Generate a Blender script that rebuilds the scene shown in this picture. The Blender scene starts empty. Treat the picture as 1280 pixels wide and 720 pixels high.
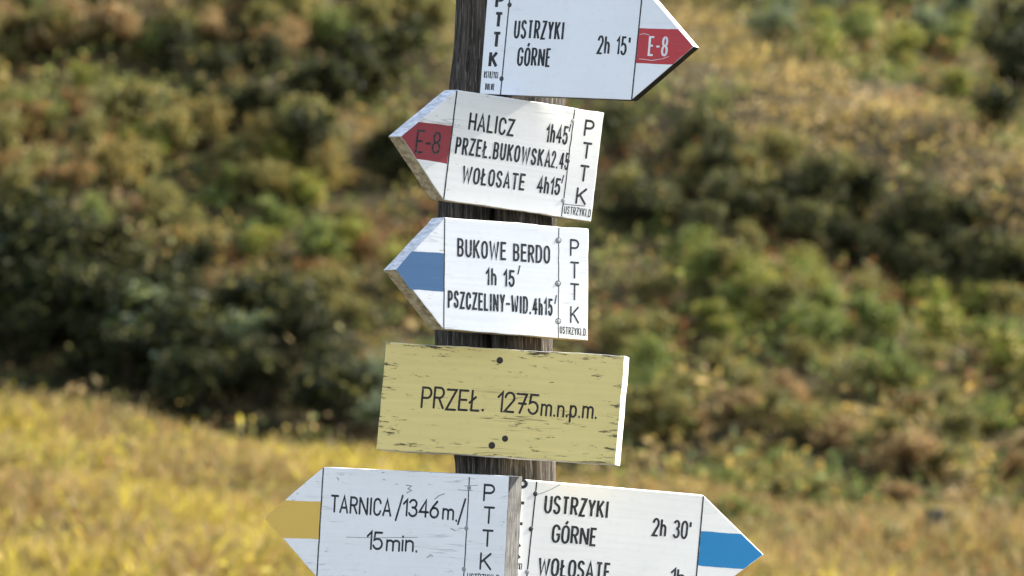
import bpy, bmesh, math, random
import numpy as np
from mathutils import Vector, Matrix

# ------------------------------------------------------------------ scene, camera, light
S = bpy.context.scene
R = math.radians
col = S.collection
rnd = random.Random(7)
rng = np.random.default_rng(11)

PITCH = R(7.5)
FPX = 4650.0                      # focal length in pixels of a 1280 wide picture
CAM = Vector((0.0, -5.0, 1.6))
cd = bpy.data.cameras.new('camera')
cam = bpy.data.objects.new('camera', cd); col.objects.link(cam)
cam.location = CAM
cam.rotation_euler = (R(90) + PITCH, 0, 0)
cd.sensor_width = 36.0
cd.lens = 36.0 * FPX / 1280.0
cd.clip_end = 6000
cd.dof.use_dof = True
cd.dof.focus_distance = 4.93
cd.dof.aperture_fstop = 7.8
S.camera = cam

SUN_EL, SUN_B = R(33), R(23)      # elevation; angle behind the picture plane, sun on the right
sd = Vector((math.cos(SUN_EL) * math.cos(SUN_B), math.cos(SUN_EL) * math.sin(SUN_B), math.sin(SUN_EL)))
ld = bpy.data.lights.new('sun', 'SUN')
ld.energy = 5.0; ld.angle = R(0.5); ld.color = (1.0, 0.93, 0.80)
sun = bpy.data.objects.new('sun', ld); col.objects.link(sun)
sun.rotation_euler = sd.to_track_quat('Z', 'Y').to_euler()
sun.location = (20, 5, 20)

W = bpy.data.worlds.new('World'); S.world = W; W.use_nodes = True
wn = W.node_tree; wn.nodes.clear()
sky = wn.nodes.new('ShaderNodeTexSky'); sky.sky_type = 'NISHITA'; sky.sun_disc = False
sky.sun_elevation = SUN_EL
sky.sun_rotation = math.atan2(sd.x, sd.y)
sky.altitude = 1200; sky.dust_density = 2.5; sky.ozone_density = 1.0
bg = wn.nodes.new('ShaderNodeBackground'); bg.inputs[1].default_value = 0.14
wo = wn.nodes.new('ShaderNodeOutputWorld')
hs = wn.nodes.new('ShaderNodeHueSaturation'); hs.inputs['Saturation'].default_value = .62   # sky desaturated so the white boards turn less blue
wn.links.new(sky.outputs[0], hs.inputs['Color']); wn.links.new(hs.outputs[0], bg.inputs[0]); wn.links.new(bg.outputs[0], wo.inputs[0])

S.view_settings.view_transform = 'Standard'
S.view_settings.look = 'None'
S.view_settings.gamma = 1
S.view_settings.use_curve_mapping = False
S.view_settings.exposure = 1.68

# ------------------------------------------------------------------ helpers
def tag(o, label=None, cat=None, group=None, kind=None):
    if label: o['label'] = label
    if cat: o['category'] = cat
    if group: o['group'] = group
    if kind: o['kind'] = kind
    return o

def link_mesh(name, me, mats, parent=None):
    o = bpy.data.objects.new(name, me); col.objects.link(o)
    for m in (mats if isinstance(mats, (list, tuple)) else [mats]):
        me.materials.append(m)
    if parent: o.parent = parent
    return o

def bm_obj(name, bm, mats, parent=None, smooth=False):
    me = bpy.data.meshes.new(name); bm.to_mesh(me); bm.free()
    if smooth:
        for p in me.polygons: p.use_smooth = True
    return link_mesh(name, me, mats, parent)

CR = cam.rotation_euler.to_matrix()
def ray(px, py):
    return CR @ Vector(((px - 640) / FPX, -(py - 360) / FPX, -1.0))
def pt(px, py, depth):
    return CAM + ray(px, py) * depth
def project(P):                     # numpy (n,3) -> px, py
    q = (P - np.array(CAM)) @ np.array(CR)
    return 640 + FPX * q[:, 0] / -q[:, 2], 360 - FPX * q[:, 1] / -q[:, 2]

# ------------------------------------------------------------------ node material helpers
class NT:
    def __init__(s, name):
        s.m = bpy.data.materials.new(name); s.m.use_nodes = True
        s.t = s.m.node_tree; s.t.nodes.clear()
        s.out = s.n('ShaderNodeOutputMaterial')
    def n(s, typ, **kw):
        nd = s.t.nodes.new(typ)
        for k, v in kw.items(): setattr(nd, k, v)
        return nd
    def l(s, a, b): s.t.links.new(a, b)
    def coords(s, scale=(1, 1, 1), rot=(0, 0, 0), loc=(0, 0, 0)):
        tc = s.n('ShaderNodeTexCoord'); mp = s.n('ShaderNodeMapping')
        mp.inputs['Scale'].default_value = scale; mp.inputs['Rotation'].default_value = rot
        mp.inputs['Location'].default_value = loc
        s.l(tc.outputs['Object'], mp.inputs[0]); return mp.outputs[0]
    def noise(s, vec, scale, detail=4, rough=.55):
        nd = s.n('ShaderNodeTexNoise'); nd.inputs['Scale'].default_value = scale
        nd.inputs['Detail'].default_value = detail; nd.inputs['Roughness'].default_value = rough
        s.l(vec, nd.inputs['Vector']); return nd.outputs['Fac']
    def ramp(s, fac, stops):
        nd = s.n('ShaderNodeValToRGB'); e = nd.color_ramp.elements
        while len(e) < len(stops): e.new(.5)
        for i, (p, c) in enumerate(stops):
            e[i].position = p
            e[i].color = (c, c, c, 1) if isinstance(c, (int, float)) else (*c, 1)
        s.l(fac, nd.inputs[0]); return nd.outputs[0]
    def mix(s, fac, a, b, mode='MIX'):
        nd = s.n('ShaderNodeMix', data_type='RGBA', blend_type=mode)
        for sock, v in ((nd.inputs[0], fac), (nd.inputs[6], a), (nd.inputs[7], b)):
            if isinstance(v, (int, float)): sock.default_value = v
            elif isinstance(v, tuple): sock.default_value = (*v, 1)
            else: s.l(v, sock)
        return nd.outputs[2]
    def math(s, op, a, b):
        nd = s.n('ShaderNodeMath', operation=op)
        for sock, v in ((nd.inputs[0], a), (nd.inputs[1], b)):
            if isinstance(v, (int, float)): sock.default_value = v
            else: s.l(v, sock)
        return nd.outputs[0]
    def bump(s, h, strength, dist):
        nd = s.n('ShaderNodeBump'); nd.inputs['Strength'].default_value = strength
        nd.inputs['Distance'].default_value = dist; s.l(h, nd.inputs['Height']); return nd.outputs[0]
    def pbr(s, colr, rough=.6, normal=None, spec=.4):
        b = s.n('ShaderNodeBsdfPrincipled')
        if isinstance(colr, tuple): b.inputs['Base Color'].default_value = (*colr, 1)
        else: s.l(colr, b.inputs['Base Color'])
        if isinstance(rough, (int, float)): b.inputs['Roughness'].default_value = rough
        else: s.l(rough, b.inputs['Roughness'])
        b.inputs['Specular IOR Level'].default_value = spec
        if normal is not None: s.l(normal, b.inputs['Normal'])
        s.l(b.outputs[0], s.out.inputs[0]); return b

def board_paint(name, base, wear=.5, crack=.3, seed=0.0, wood=(.30, .27, .22), grain=.5, chips=(52, 190, 50), half=(.17, .073)):
    """painted plank: brush streaks along the board, chips and hairline cracks down to grey wood"""
    k = NT(name)
    v = k.coords(loc=(seed, seed * .7, 0))
    streak = k.noise(k.coords((5, 160, 30), loc=(seed, 0, 0)), 1.0, 3)
    blot = k.noise(v, 9, 4)
    fine = k.noise(v, 90, 3)
    c = k.mix(k.ramp(blot, [(.3, 0.0), (.75, 1.0)]), tuple(x * .93 for x in base), base)
    c = k.mix(k.ramp(streak, [(.35, .0), (.6, .16 * grain)]), c, tuple(x * .62 for x in base))
    c = k.mix(k.ramp(fine, [(.3, .14), (.45, 0.0)]), c, tuple(x * .7 for x in base))
    # chips: small spots, stretched along the grain
    gate = k.noise(k.coords((6, 9, 6), loc=(seed, 7, 2)), 1.0, 2)
    sx = k.n('ShaderNodeSeparateXYZ'); k.l(k.coords(), sx.inputs[0])
    ex = k.ramp(k.math('DIVIDE', k.math('ABSOLUTE', sx.outputs[0], 0), half[0]), [(.80, 0.0), (1.0, 1.0)])
    ey = k.ramp(k.math('DIVIDE', k.math('ABSOLUTE', sx.outputs[1], 0), half[1]), [(.72, 0.0), (1.0, 1.0)])
    edge = k.math('MAXIMUM', ex, ey)                      # boards wear first along their rims
    gate = k.math('ADD', gate, k.math('MULTIPLY', edge, .16 * wear))
    fat = k.noise(k.coords((14, 22, 14), loc=(seed, 5, 5)), 1.0, 3)
    chipn0 = k.math('MULTIPLY', k.math('SUBTRACT', fat, .5), .16)
    chipn = k.math('ADD', k.noise(k.coords(chips, loc=(seed * 2, 3, 1)), 1.0, 8, .76), chipn0)
    chipn = k.math('ADD', chipn, k.math('MULTIPLY', edge, .03 * wear))
    chip = k.math('MULTIPLY', k.ramp(chipn, [(.645 - .03 * wear, 0.0), (.69 - .03 * wear, 1.0)]), k.ramp(gate, [(.5 - .12 * wear, 0.0), (.62 - .1 * wear, 1.0)]))
    c = k.mix(k.math('MULTIPLY', chip, min(1, .45 + wear * .5)), c, wood)
    # hairline cracks
    wv = k.noise(k.coords((4.5, 75, 20), loc=(1 + seed, 0, 5)), 1.0, 2, .5)
    line = k.ramp(wv, [(.488, 0.0), (.5, 1.0), (.512, 0.0)])
    gate2 = k.math('ADD', k.noise(k.coords((9, 14, 6), loc=(seed, 2, 9)), 1.0, 2), k.math('MULTIPLY', edge, .1))
    crk = k.math('MULTIPLY', line, k.ramp(gate2, [(.56, 0.0), (.66, 1.0)]))
    c = k.mix(k.math('MULTIPLY', crk, crack), c, tuple(x * .35 for x in wood))
    h = k.math('ADD', k.math('MULTIPLY', streak, .6), k.math('MULTIPLY', chip, -1.2))
    k.pbr(c, .55, k.bump(h, .35, .0006), .35)
    return k.m

def edge_wood(name, base, dark, scale=(300, 40, 40), seed=0.0):
    k = NT(name)
    n1 = k.noise(k.coords(scale, loc=(seed, 0, 0)), 1.0, 4, .65)
    n2 = k.noise(k.coords((30, 30, 30), loc=(seed, 4, 0)), 1.0, 3)
    c = k.mix(k.ramp(n1, [(.4, 0.0), (.62, 1.0)]), base, dark)
    c = k.mix(k.ramp(n2, [(.5, 0.0), (.75, .5)]), c, dark)
    k.pbr(c, .75, k.bump(n1, .4, .0008), .2)
    return k.m

def plain(name, c, rough=.5, spec=.4, var=.25, scale=60):
    k = NT(name)
    n = k.noise(k.coords(), scale, 4)
    cc = k.mix(k.ramp(n, [(.35, 0.0), (.7, 1.0)]), tuple(x * (1 - var) for x in c), c)
    k.pbr(cc, rough, None, spec); return k.m

def ink(name, c, wear=.2, seed=0.0):
    k = NT(name)
    n = k.noise(k.coords((300, 300, 300), loc=(seed, 0, 0)), 1.0, 3, .6)
    m = k.noise(k.coords((45, 45, 45), loc=(seed, 1, 0)), 1.0, 2)
    f = k.math('MULTIPLY', k.ramp(n, [(.5, 0.0), (.66, 1.0)]), k.ramp(m, [(.42, 0.0), (.65, wear)]))
    k.pbr(k.mix(f, c, (.42, .42, .42)), .55, None, .3); return k.m

# ------------------------------------------------------------------ stroke lettering
def arc(cx, cy, rx, ry, a0, a1, n=10):
    return [(cx + rx * math.cos(R(a0 + (a1 - a0) * i / n)), cy + ry * math.sin(R(a0 + (a1 - a0) * i / n))) for i in range(n + 1)]
# every glyph: relative width, list of polylines in a unit box
def ring(x0=0, x1=1, y0=0, y1=1, k=.32):
    cx = (x0 + x1) / 2; rx = (x1 - x0) / 2; k = k * (y1 - y0)
    return arc(cx, y1 - k, rx, k, 0, 180) + arc(cx, y0 + k, rx, k, 180, 360) + [(x1, y1 - k)]
G = {}
G['A'] = (.92, [[(0, 0), (.5, 1), (1, 0)], [(.17, .3), (.83, .3)]])
G['B'] = (.80, [[(0, 0), (0, 1), (.55, 1)] + arc(.55, .76, .4, .24, 90, -90) + [(0, .52)], [(.52, .52)] + arc(.55, .26, .45, .26, 90, -90) + [(0, 0)]])
G['C'] = (.80, [[(1, .75)] + arc(.5, .7, .5, .3, 10, 180) + arc(.5, .3, .5, .3, 180, 350)])
G['D'] = (.84, [[(0, 0), (0, 1), (.45, 1)] + arc(.45, .66, .55, .34, 90, 0) + arc(.45, .34, .55, .34, 0, -90) + [(0, 0)]])
G['E'] = (.70, [[(1, 1), (0, 1), (0, 0), (1, 0)], [(0, .52), (.85, .52)]])
G['G'] = (.84, [arc(.5, .7, .5, .3, 8, 180) + arc(.5, .3, .5, .3, 180, 360) + [(1, .46), (.55, .46)]])
G['H'] = (.84, [[(0, 0), (0, 1)], [(1, 0), (1, 1)], [(0, .5), (1, .5)]])
G['I'] = (.12, [[(.5, 0), (.5, 1)]])
G['K'] = (.84, [[(0, 0), (0, 1)], [(.95, 1), (.03, .42)], [(.30, .58), (1, 0)]])
G['L'] = (.66, [[(0, 1), (0, 0), (1, 0)]])
G['Ł'] = (.70, [[(.1, 1), (.1, 0), (1, 0)], [(-.18, .38), (.55, .68)]])
G['N'] = (.95, [[(0, 0), (0, 1)], [(1, 0), (1, 1)], [(.07, .96), (.93, .04)]])
G['O'] = (.84, [ring()])
G['Ó'] = (.84, [ring(), [(.42, 1.12), (.72, 1.32)]])
G['P'] = (.76, [[(0, 0), (0, 1), (.55, 1)] + arc(.55, .74, .45, .26, 90, -90) + [(0, .48)]])
G['R'] = (.80, [[(0, 0), (0, 1), (.55, 1)] + arc(.55, .75, .43, .25, 90, -90) + [(0, .5)], [(.48, .5), (1, 0)]])
G['S'] = (.78, [arc(.5, .76, .46, .24, 15, 180, 9) + [(.06, .70), (.16, .60), (.5, .52), (.85, .42), (.97, .32)] + arc(.5, .25, .48, .25, 0, -170, 9)])
G['T'] = (.80, [[(0, 1), (1, 1)], [(.5, 1), (.5, 0)]])
G['U'] = (.82, [[(0, 1), (0, .3)] + arc(.5, .3, .5, .3, 180, 360) + [(1, 1)]])
G['W'] = (1.4, [[(0, 1), (.22, 0), (.5, .85), (.78, 0), (1, 1)]])
G['Y'] = (.84, [[(0, 1), (.5, .45), (.5, 0)], [(1, 1), (.5, .45)]])
G['Z'] = (.78, [[(0, 1), (1, 1), (0, 0), (1, 0)]])
G['0'] = (.74, [ring()])
G['1'] = (.34, [[(0, .74), (1, 1), (1, 0)]])
G['2'] = (.74, [[(0, .74)] + arc(.5, .72, .5, .28, 170, -20) + [(0, 0), (1, 0)]])
G['3'] = (.74, [arc(.48, .76, .46, .24, 160, -80) + [(.4, .53)], [(.4, .53)] + arc(.48, .27, .52, .27, 85, -160)])
G['4'] = (.80, [[(.75, 0), (.75, 1), (0, .28), (1.05, .28)]])
G['5'] = (.74, [[(.92, 1), (.12, 1), (.05, .55), (.3, .62)] + arc(.45, .31, .52, .31, 80, -160)])
G['6'] = (.76, [[(.82, 1), (.3, .66)] + arc(.5, .3, .5, .3, 165, 525, 20)])
G['7'] = (.76, [[(0, 1), (1, 1), (.35, 0)], [(.2, .5), (.95, .5)]])
G['8'] = (.76, [ring(.06, .94, .52, 1, .45), ring(0, 1, 0, .52, .45)])
G['h'] = (.62, [[(0, 0), (0, 1)], [(0, .42)] + arc(.5, .42, .5, .24, 165, 0) + [(1, 0)]])
G['m'] = (.98, [[(0, 0), (0, .62)], [(0, .42)] + arc(.25, .44, .25, .17, 165, 0) + [(.5, 0)], [(.5, .42)] + arc(.75, .44, .25, .17, 165, 0) + [(1, 0)]])
G['n'] = (.56, [[(0, 0), (0, .62)], [(0, .40)] + arc(.5, .42, .5, .19, 165, 0) + [(1, 0)]])
G['i'] = (.06, [[(.5, 0), (.5, .62)], [(.5, .84), (.5, .87)]])
G['p'] = (.56, [[(0, -.28), (0, .62)], ring(0, 1, 0, .62, .4)])
G['/'] = (.42, [[(0, -.28), (1, 1.12)]])
G['-'] = (.55, [[(0, .48), (1, .48)]])
G['.'] = (.12, [[(.5, 0), (.5, .03)]])
G["'"] = (.12, [[(.0, .72), (1, 1.04)]])
G['|'] = (.06, [[(.5, .7), (.5, 1.0)]])      # straight minute stroke of the printed signs

def ribbon(bm, pts, w, z, rnd_cap=True, flat=1.0):
    P = [Vector((p[0], p[1])) for p in pts]
    Q = [P[0]]
    for p in P[1:]:
        if (p - Q[-1]).length > 1e-5: Q.append(p)
    P = Q
    if len(P) < 2: return
    closed = (P[0] - P[-1]).length < 1e-4 and len(P) > 3
    if closed: P = P[:-1]
    n = len(P); hw = w / 2
    L, Rr = [], []
    for i in range(n):
        a = P[i - 1] if (i > 0 or closed) else None
        b = P[(i + 1) % n] if (i < n - 1 or closed) else None
        d0 = (P[i] - a).normalized() if a is not None else None
        d1 = (b - P[i]).normalized() if b is not None else None
        if d0 is None: d0 = d1
        if d1 is None: d1 = d0
        n0 = Vector((-d0.y, d0.x)); n1 = Vector((-d1.y, d1.x))
        m = n0 + n1
        if m.length < .25: m = n0
        m.normalize()
        s = hw / max(.42, m.dot(n0))
        o_ = m * s; o_.y *= flat
        L.append(P[i] + o_); Rr.append(P[i] - o_)
    lv = [bm.verts.new((p.x, p.y, z)) for p in L]; rv = [bm.verts.new((p.x, p.y, z)) for p in Rr]
    for i in range(n if closed else n - 1):
        j = (i + 1) % n
        bm.faces.new((rv[i], rv[j], lv[j], lv[i]))
    if rnd_cap and not closed:
        for (c, d, va, vb) in ((P[0], P[0] - P[1], lv[0], rv[0]), (P[-1], P[-1] - P[-2], rv[-1], lv[-1])):
            d = d.normalized(); nn = (Vector((va.co.x, va.co.y)) - c).normalized()
            ring_ = [va]
            for k in range(1, 5):
                t = math.pi * k / 5
                q = c + nn * hw * math.cos(t) + d * hw * math.sin(t)
                ring_.append(bm.verts.new((q.x, q.y, z)))
            ring_.append(vb)
            bm.faces.new(ring_)

class Board:
    """one painted board: plane set by three corners of its front face, everything on it laid out on that plane"""
    def __init__(s, name, bl, br, tl, yaw, thick, axis_px, label, cat, group, post_r=.073, vzs=1.0):
        u = Vector((br[0] - bl[0], -(br[1] - bl[1]))); v = Vector((tl[0] - bl[0], -(tl[1] - bl[1])))
        uz = u.x * math.tan(R(yaw)); vz = -(u.dot(v)) / uz * vzs
        cy = (bl[1] + tl[1]) / 2
        # depth of the front face where it crosses the post axis: tangent to the post, plus the board's thickness
        dax = POST_DEPTH(cy) - (post_r + thick) / math.cos(R(yaw)) - .002
        a = (axis_px - bl[0] - v.x * .5) / u.x
        d0 = dax - (a * uz + .5 * vz) / 930.0
        O = pt(*bl, d0); U = pt(*br, d0 + uz / 930.0); V = pt(*tl, d0 + vz / 930.0)
        x = (U - O).normalized(); z = x.cross(V - O).normalized(); y = z.cross(x)
        s.O, s.z, s.t = O, z, thick
        C0 = O + (U - O) * .5 + (V - O) * .5
        s.M = Matrix(((x.x, y.x, z.x, C0.x), (x.y, y.y, z.y, C0.y), (x.z, y.z, z.z, C0.z), (0, 0, 0, 1)))
        s.Mi = s.M.inverted()
        s.root = bpy.data.objects.new(name, None); col.objects.link(s.root)
        s.root.empty_display_size = .05
        s.root.matrix_world = s.M
        tag(s.root, label, cat, group)
        s.nz = 0
    def loc(s, p):
        r = ray(*p); k = (s.O - CAM).dot(s.z) / r.dot(s.z)
        q = s.Mi @ (CAM + r * k); return Vector((q.x, q.y))
    def board(s, outline, face, edge, low=None, end=None, bev=.0012, jag=0.0):
        P = [s.loc(p) for p in outline]
        if jag:                                    # worn edges: wander a little off the straight line
            Q = []
            for i, p in enumerate(P):
                q = P[(i + 1) % len(P)]; n = max(2, int((q - p).length / .012)); d = (q - p).normalized(); nn = Vector((-d.y, d.x))
                Q.append(p); w_ = 0
                for k in range(1, n):
                    w_ = .5 * w_ + rnd.gauss(0, jag); Q.append(p.lerp(q, k / n) + nn * w_)
            P = Q
        bm = bmesh.new()
        f = bm.faces.new([bm.verts.new((p.x, p.y, 0)) for p in P])
        if f.normal.z < 0: f.normal_flip()
        bm.faces.ensure_lookup_table(); bm.normal_update()
        if bm.faces[0].normal.z < 0: bmesh.ops.reverse_faces(bm, faces=bm.faces[:])
        g = bmesh.ops.extrude_face_region(bm, geom=bm.faces[:])
        # the extruded copy becomes the front, the first polygon the back
        vs = [e for e in g['geom'] if isinstance(e, bmesh.types.BMVert)]
        for v in bm.verts: v.co.z = -s.t
        for v in vs: v.co.z = 0
        bmesh.ops.recalc_face_normals(bm, faces=bm.faces[:])
        ed = [e for e in bm.edges if all(abs(v.co.z) < 1e-6 for v in e.verts)]
        bmesh.ops.bevel(bm, geom=ed, offset=bev, segments=2, affect='EDGES', profile=.5)
        for fc in bm.faces:
            fc.normal_update()
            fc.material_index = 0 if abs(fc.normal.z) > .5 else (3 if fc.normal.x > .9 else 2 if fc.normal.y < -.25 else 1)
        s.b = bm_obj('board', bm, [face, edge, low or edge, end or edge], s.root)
        return s.b
    def band(s, outline, mat, name='colour_band', z=.00004):
        bm = bmesh.new()
        P = [s.loc(p) for p in outline]; Q = []
        for i, p in enumerate(P):
            q = P[(i + 1) % len(P)]; d = (q - p).normalized(); nn = Vector((-d.y, d.x)); n = max(2, int((q - p).length / .007)); w_ = 0
            Q.append(p)
            for k in range(1, n):
                w_ = .6 * w_ + rnd.gauss(0, .00022); Q.append(p.lerp(q, k / n) + nn * w_)
        f = bm.faces.new([bm.verts.new((p.x, p.y, z)) for p in Q]); f.normal_update()
        if f.normal.z < 0: f.normal_flip()
        return bm_obj(name, bm, mat, s.root)
    def line(s, p0, p1, wpx, mat, name='dividing_line', wob=.0):
        bm = bmesh.new(); a, b = s.loc(p0), s.loc(p1)
        n = 14; d = (b - a).normalized(); nn = Vector((-d.y, d.x))
        ribbon(bm, [a.lerp(b, i / n) + nn * rnd.gauss(0, wob) for i in range(n + 1)], wpx / 930, .00007, False)
        return bm_obj(name, bm, mat, s.root)
    def strokes(s, plist, wpx, mat, name='lettering', cap=True):
        bm = bmesh.new()
        for i, pl in enumerate(plist): ribbon(bm, [s.loc(p) for p in pl], wpx / 930, .0001 + .000012 * i, cap)
        return bm_obj(name, bm, mat, s.root)
    def text(s, txt, p0, p1, hpx, wpx, mat, gap=.36, cap=True, up=None, jit=.012, name='lettering'):
        """letters from p0 (baseline, left) to p1 (baseline, right), hpx tall, pen wpx wide"""
        a, b = s.loc(p0), s.loc(p1); ex = b - a
        if up is None:                               # parallel to the board's own side
            q = s.loc((p0[0] + s.lean * hpx, p0[1] - hpx)); ey = q - a
        else:
            q = s.loc((p0[0] + up * hpx, p0[1] - hpx)); ey = q - a
        pen = wpx / 930; H = ey.length; ux = ex.normalized(); uy = ey.normalized()
        Hn = H - pen
        clear = pen + ((1.15 if hpx > 15 else .5) if not cap else (.6 if hpx < 12 else 1.15 if gap < .3 else 1.7)) / 930
        tot = sum(.38 if ch == ' ' else G[ch][0] for ch in txt)
        sc = (ex.length - pen - clear * (len(txt) - 1)) / max(tot, .1)
        if len(txt) == 1: sc = (ex.length - pen) / max(tot, .1)
        gap = clear / sc
        bm = bmesh.new(); x = 0; k = 0
        for ch in txt:
            w = .38 if ch == ' ' else G[ch][0]
            if ch != ' ':
                jx, jy, js = rnd.gauss(0, jit) * .6, rnd.gauss(0, jit), 1 + rnd.gauss(0, jit)
                for st in G[ch][1]:
                    pts = []
                    for (gx, gy) in st:
                        gx_ = gx * w
                        pts.append(a + ux * (pen / 2 + (x + gx_) * sc + jx * Hn * .5) + uy * (pen / 2 + (gy * js + jy) * Hn))
                    ribbon(bm, pts, pen, .0001 + .000012 * (k % 5), cap, 1.0 if cap else .78); k += 1
            x += w + gap
        return bm_obj(name, bm, mat, s.root)
    def bolt(s, p, rpx, mat, name='bolt', dome=.0005, ring=None):
        c = s.loc(p); r = rpx / 930; bm = bmesh.new(); n = 14
        rings = [(r, 0.0002), (r * .96, dome * .6), (r * .6, dome), (.0, dome * 1.02)]
        prev = None
        for rr, z in rings:
            if rr == 0:
                cv = bm.verts.new((c.x, c.y, z))
                for i in range(n): bm.faces.new((prev[i], prev[(i + 1) % n], cv))
                break
            cur = [bm.verts.new((c.x + rr * math.cos(2 * math.pi * i / n), c.y + rr * math.sin(2 * math.pi * i / n), z)) for i in range(n)]
            if prev:
                for i in range(n): bm.faces.new((prev[i], prev[(i + 1) % n], cur[(i + 1) % n], cur[i]))
            prev = cur
        return bm_obj(name, bm, mat, s.root, True)

# ------------------------------------------------------------------ terrain
def sstep(a, b, x):
    t = np.clip((x - a) / (b - a), 0, 1); return t * t * (3 - 2 * t)
def bumps(x, y):
    return (.22 * np.sin(x * .9 + y * .23 + 1.3) * np.sin(y * .61 + .4) + .13 * np.sin(x * 1.9 - y * .8 + 2.0) * np.cos(y * 1.1 + x * .4)
            + .35 * np.sin(x * .31 + 1.0 + y * .12) * np.sin(y * .27 + 2.2))
def height(x, y):
    x = np.asarray(x, float); y = np.asarray(y, float)
    mead = .175 * np.log1p(np.exp(np.clip((y - 4) / 1.5, -30, 30))) * 1.5
    cross = -.125 * np.clip(x, -40, 40) * sstep(6, 25, y)
    t = np.maximum(y - 28, 0)
    # beyond the meadow edge: a hollow on the left, then the hillside
    left = 1 - sstep(-1.5, 3.0, x)
    hollow = -1.5 * left * sstep(27.2, 30.5, y) * (1 - sstep(33, 44, y))
    hill = np.where(t > 0, 170 * (1 - np.exp(-t * .40 / 170)) , 0)
    base = np.where(y < 28, mead, .175 * 24 + 0 * y) + hill
    # a diagonal bank across the slope on the right, and one high on the left
    bank = 1.0 * sstep(-2, 8, x) * sstep(0, 2.6, (y - 38.5) + .42 * x) - .5 * sstep(-2, 8, x) * sstep(2, 12, (y - 38.5) + .42 * x)
    bank2 = 1.0 * (1 - sstep(-4.5, -.5, x)) * sstep(0, 2.5, y - 45 - .2 * x)
    b = bumps(x, y) * (.35 * sstep(10, 20, y) + .65 * sstep(28, 36, y))
    back = -.05 * np.maximum(-y - 8, 0)
    side = .02 * np.abs(x) * sstep(30, 200, np.abs(x)) * sstep(0, 50, y)
    return base + cross + hollow + (bank + bank2) * sstep(29, 36, y) + b + back - side

def hz(x, y): return float(height(x, y))
def on_ground(px, py):
    r = ray(px, py); d = 12.0
    while d < 200:
        p = CAM + r * d
        if p.z < hz(p.x, p.y):
            return p, d
        d += .15
    return p, d

def axis(fine_lo, fine_hi, step, lo, hi, grow=1.18):
    a = list(np.arange(fine_lo, fine_hi + step / 2, step))
    s_ = step; x = a[-1]
    while x < hi: s_ *= grow; x += s_; a.append(x)
    s_ = step; x = a[0]; pre = []
    while x > lo: s_ *= grow; x -= s_; pre.append(x)
    return np.array(pre[::-1] + a)
xs = axis(-22, 22, .35, -1500, 1500); ys = axis(-4, 72, .35, -1500, 2500)
X, Y = np.meshgrid(xs, ys); Z = height(X, Y)
nx, ny = len(xs), len(ys)
vv = np.stack([X.ravel(), Y.ravel(), Z.ravel()], 1)
ii = np.arange(nx * ny).reshape(ny, nx)
ff = np.stack([ii[:-1, :-1].ravel(), ii[:-1, 1:].ravel(), ii[1:, 1:].ravel(), ii[1:, :-1].ravel()], 1)
def mesh_quads(name, verts, faces, k=4, cols=None):
    me = bpy.data.meshes.new(name)
    me.vertices.add(len(verts)); me.vertices.foreach_set('co', np.ascontiguousarray(verts, np.float32).ravel())
    me.loops.add(faces.size); me.loops.foreach_set('vertex_index', np.ascontiguousarray(faces, np.int32).ravel())
    me.polygons.add(len(faces)); me.polygons.foreach_set('loop_start', np.arange(0, faces.size, k, dtype=np.int32))
    me.polygons.foreach_set('loop_total', np.full(len(faces), k, np.int32))
    me.update(calc_edges=True)
    if cols is not None:
        at = me.color_attributes.new('leaf_colour', 'FLOAT_COLOR', 'POINT')
        c4 = np.ones((len(verts), 4), np.float32); c4[:, :3] = cols
        at.data.foreach_set('color', c4.ravel())
    return me
k = NT('hill_soil_and_moss')
n1 = k.noise(k.coords(), .8, 6); n2 = k.noise(k.coords(), 7, 5)
c = k.mix(k.ramp(n1, [(.35, 0.0), (.65, 1.0)]), (.035, .028, .014), (.10, .07, .03))
c = k.mix(k.ramp(n2, [(.4, 0.0), (.7, 1.0)]), c, (.03, .03, .012))
k.pbr(c, .95, k.bump(n2, .6, .1), .1)
me = mesh_quads('hillside', vv, ff); 
for p in me.polygons: p.use_smooth = True
tag(link_mesh('hillside', me, k.m), kind='structure')

# ------------------------------------------------------------------ foliage
def leaf_mat(name, trans=.4, rough=.55):
    k = NT(name)
    at = k.n('ShaderNodeAttribute'); at.attribute_name = 'leaf_colour'
    n = k.noise(k.coords(), 30, 2)
    c = k.mix(k.ramp(n, [(.35, .0), (.7, .25)]), at.outputs['Color'], (.05, .04, .015))
    b = k.n('ShaderNodeBsdfPrincipled'); k.l(c, b.inputs['Base Color'])
    b.inputs['Roughness'].default_value = rough; b.inputs['Specular IOR Level'].default_value = .16
    t = k.n('ShaderNodeBsdfTranslucent'); k.l(c, t.inputs['Color'])
    mx = k.n('ShaderNodeMixShader'); mx.inputs[0].default_value = trans
    k.l(b.outputs[0], mx.inputs[1]); k.l(t.outputs[0], mx.inputs[2]); k.l(mx.outputs[0], k.out.inputs[0])
    return k.m
LEAF = leaf_mat('autumn_leaves', .4, .65)
GRASS = leaf_mat('dry_grass_blades', .45, .6)

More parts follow.
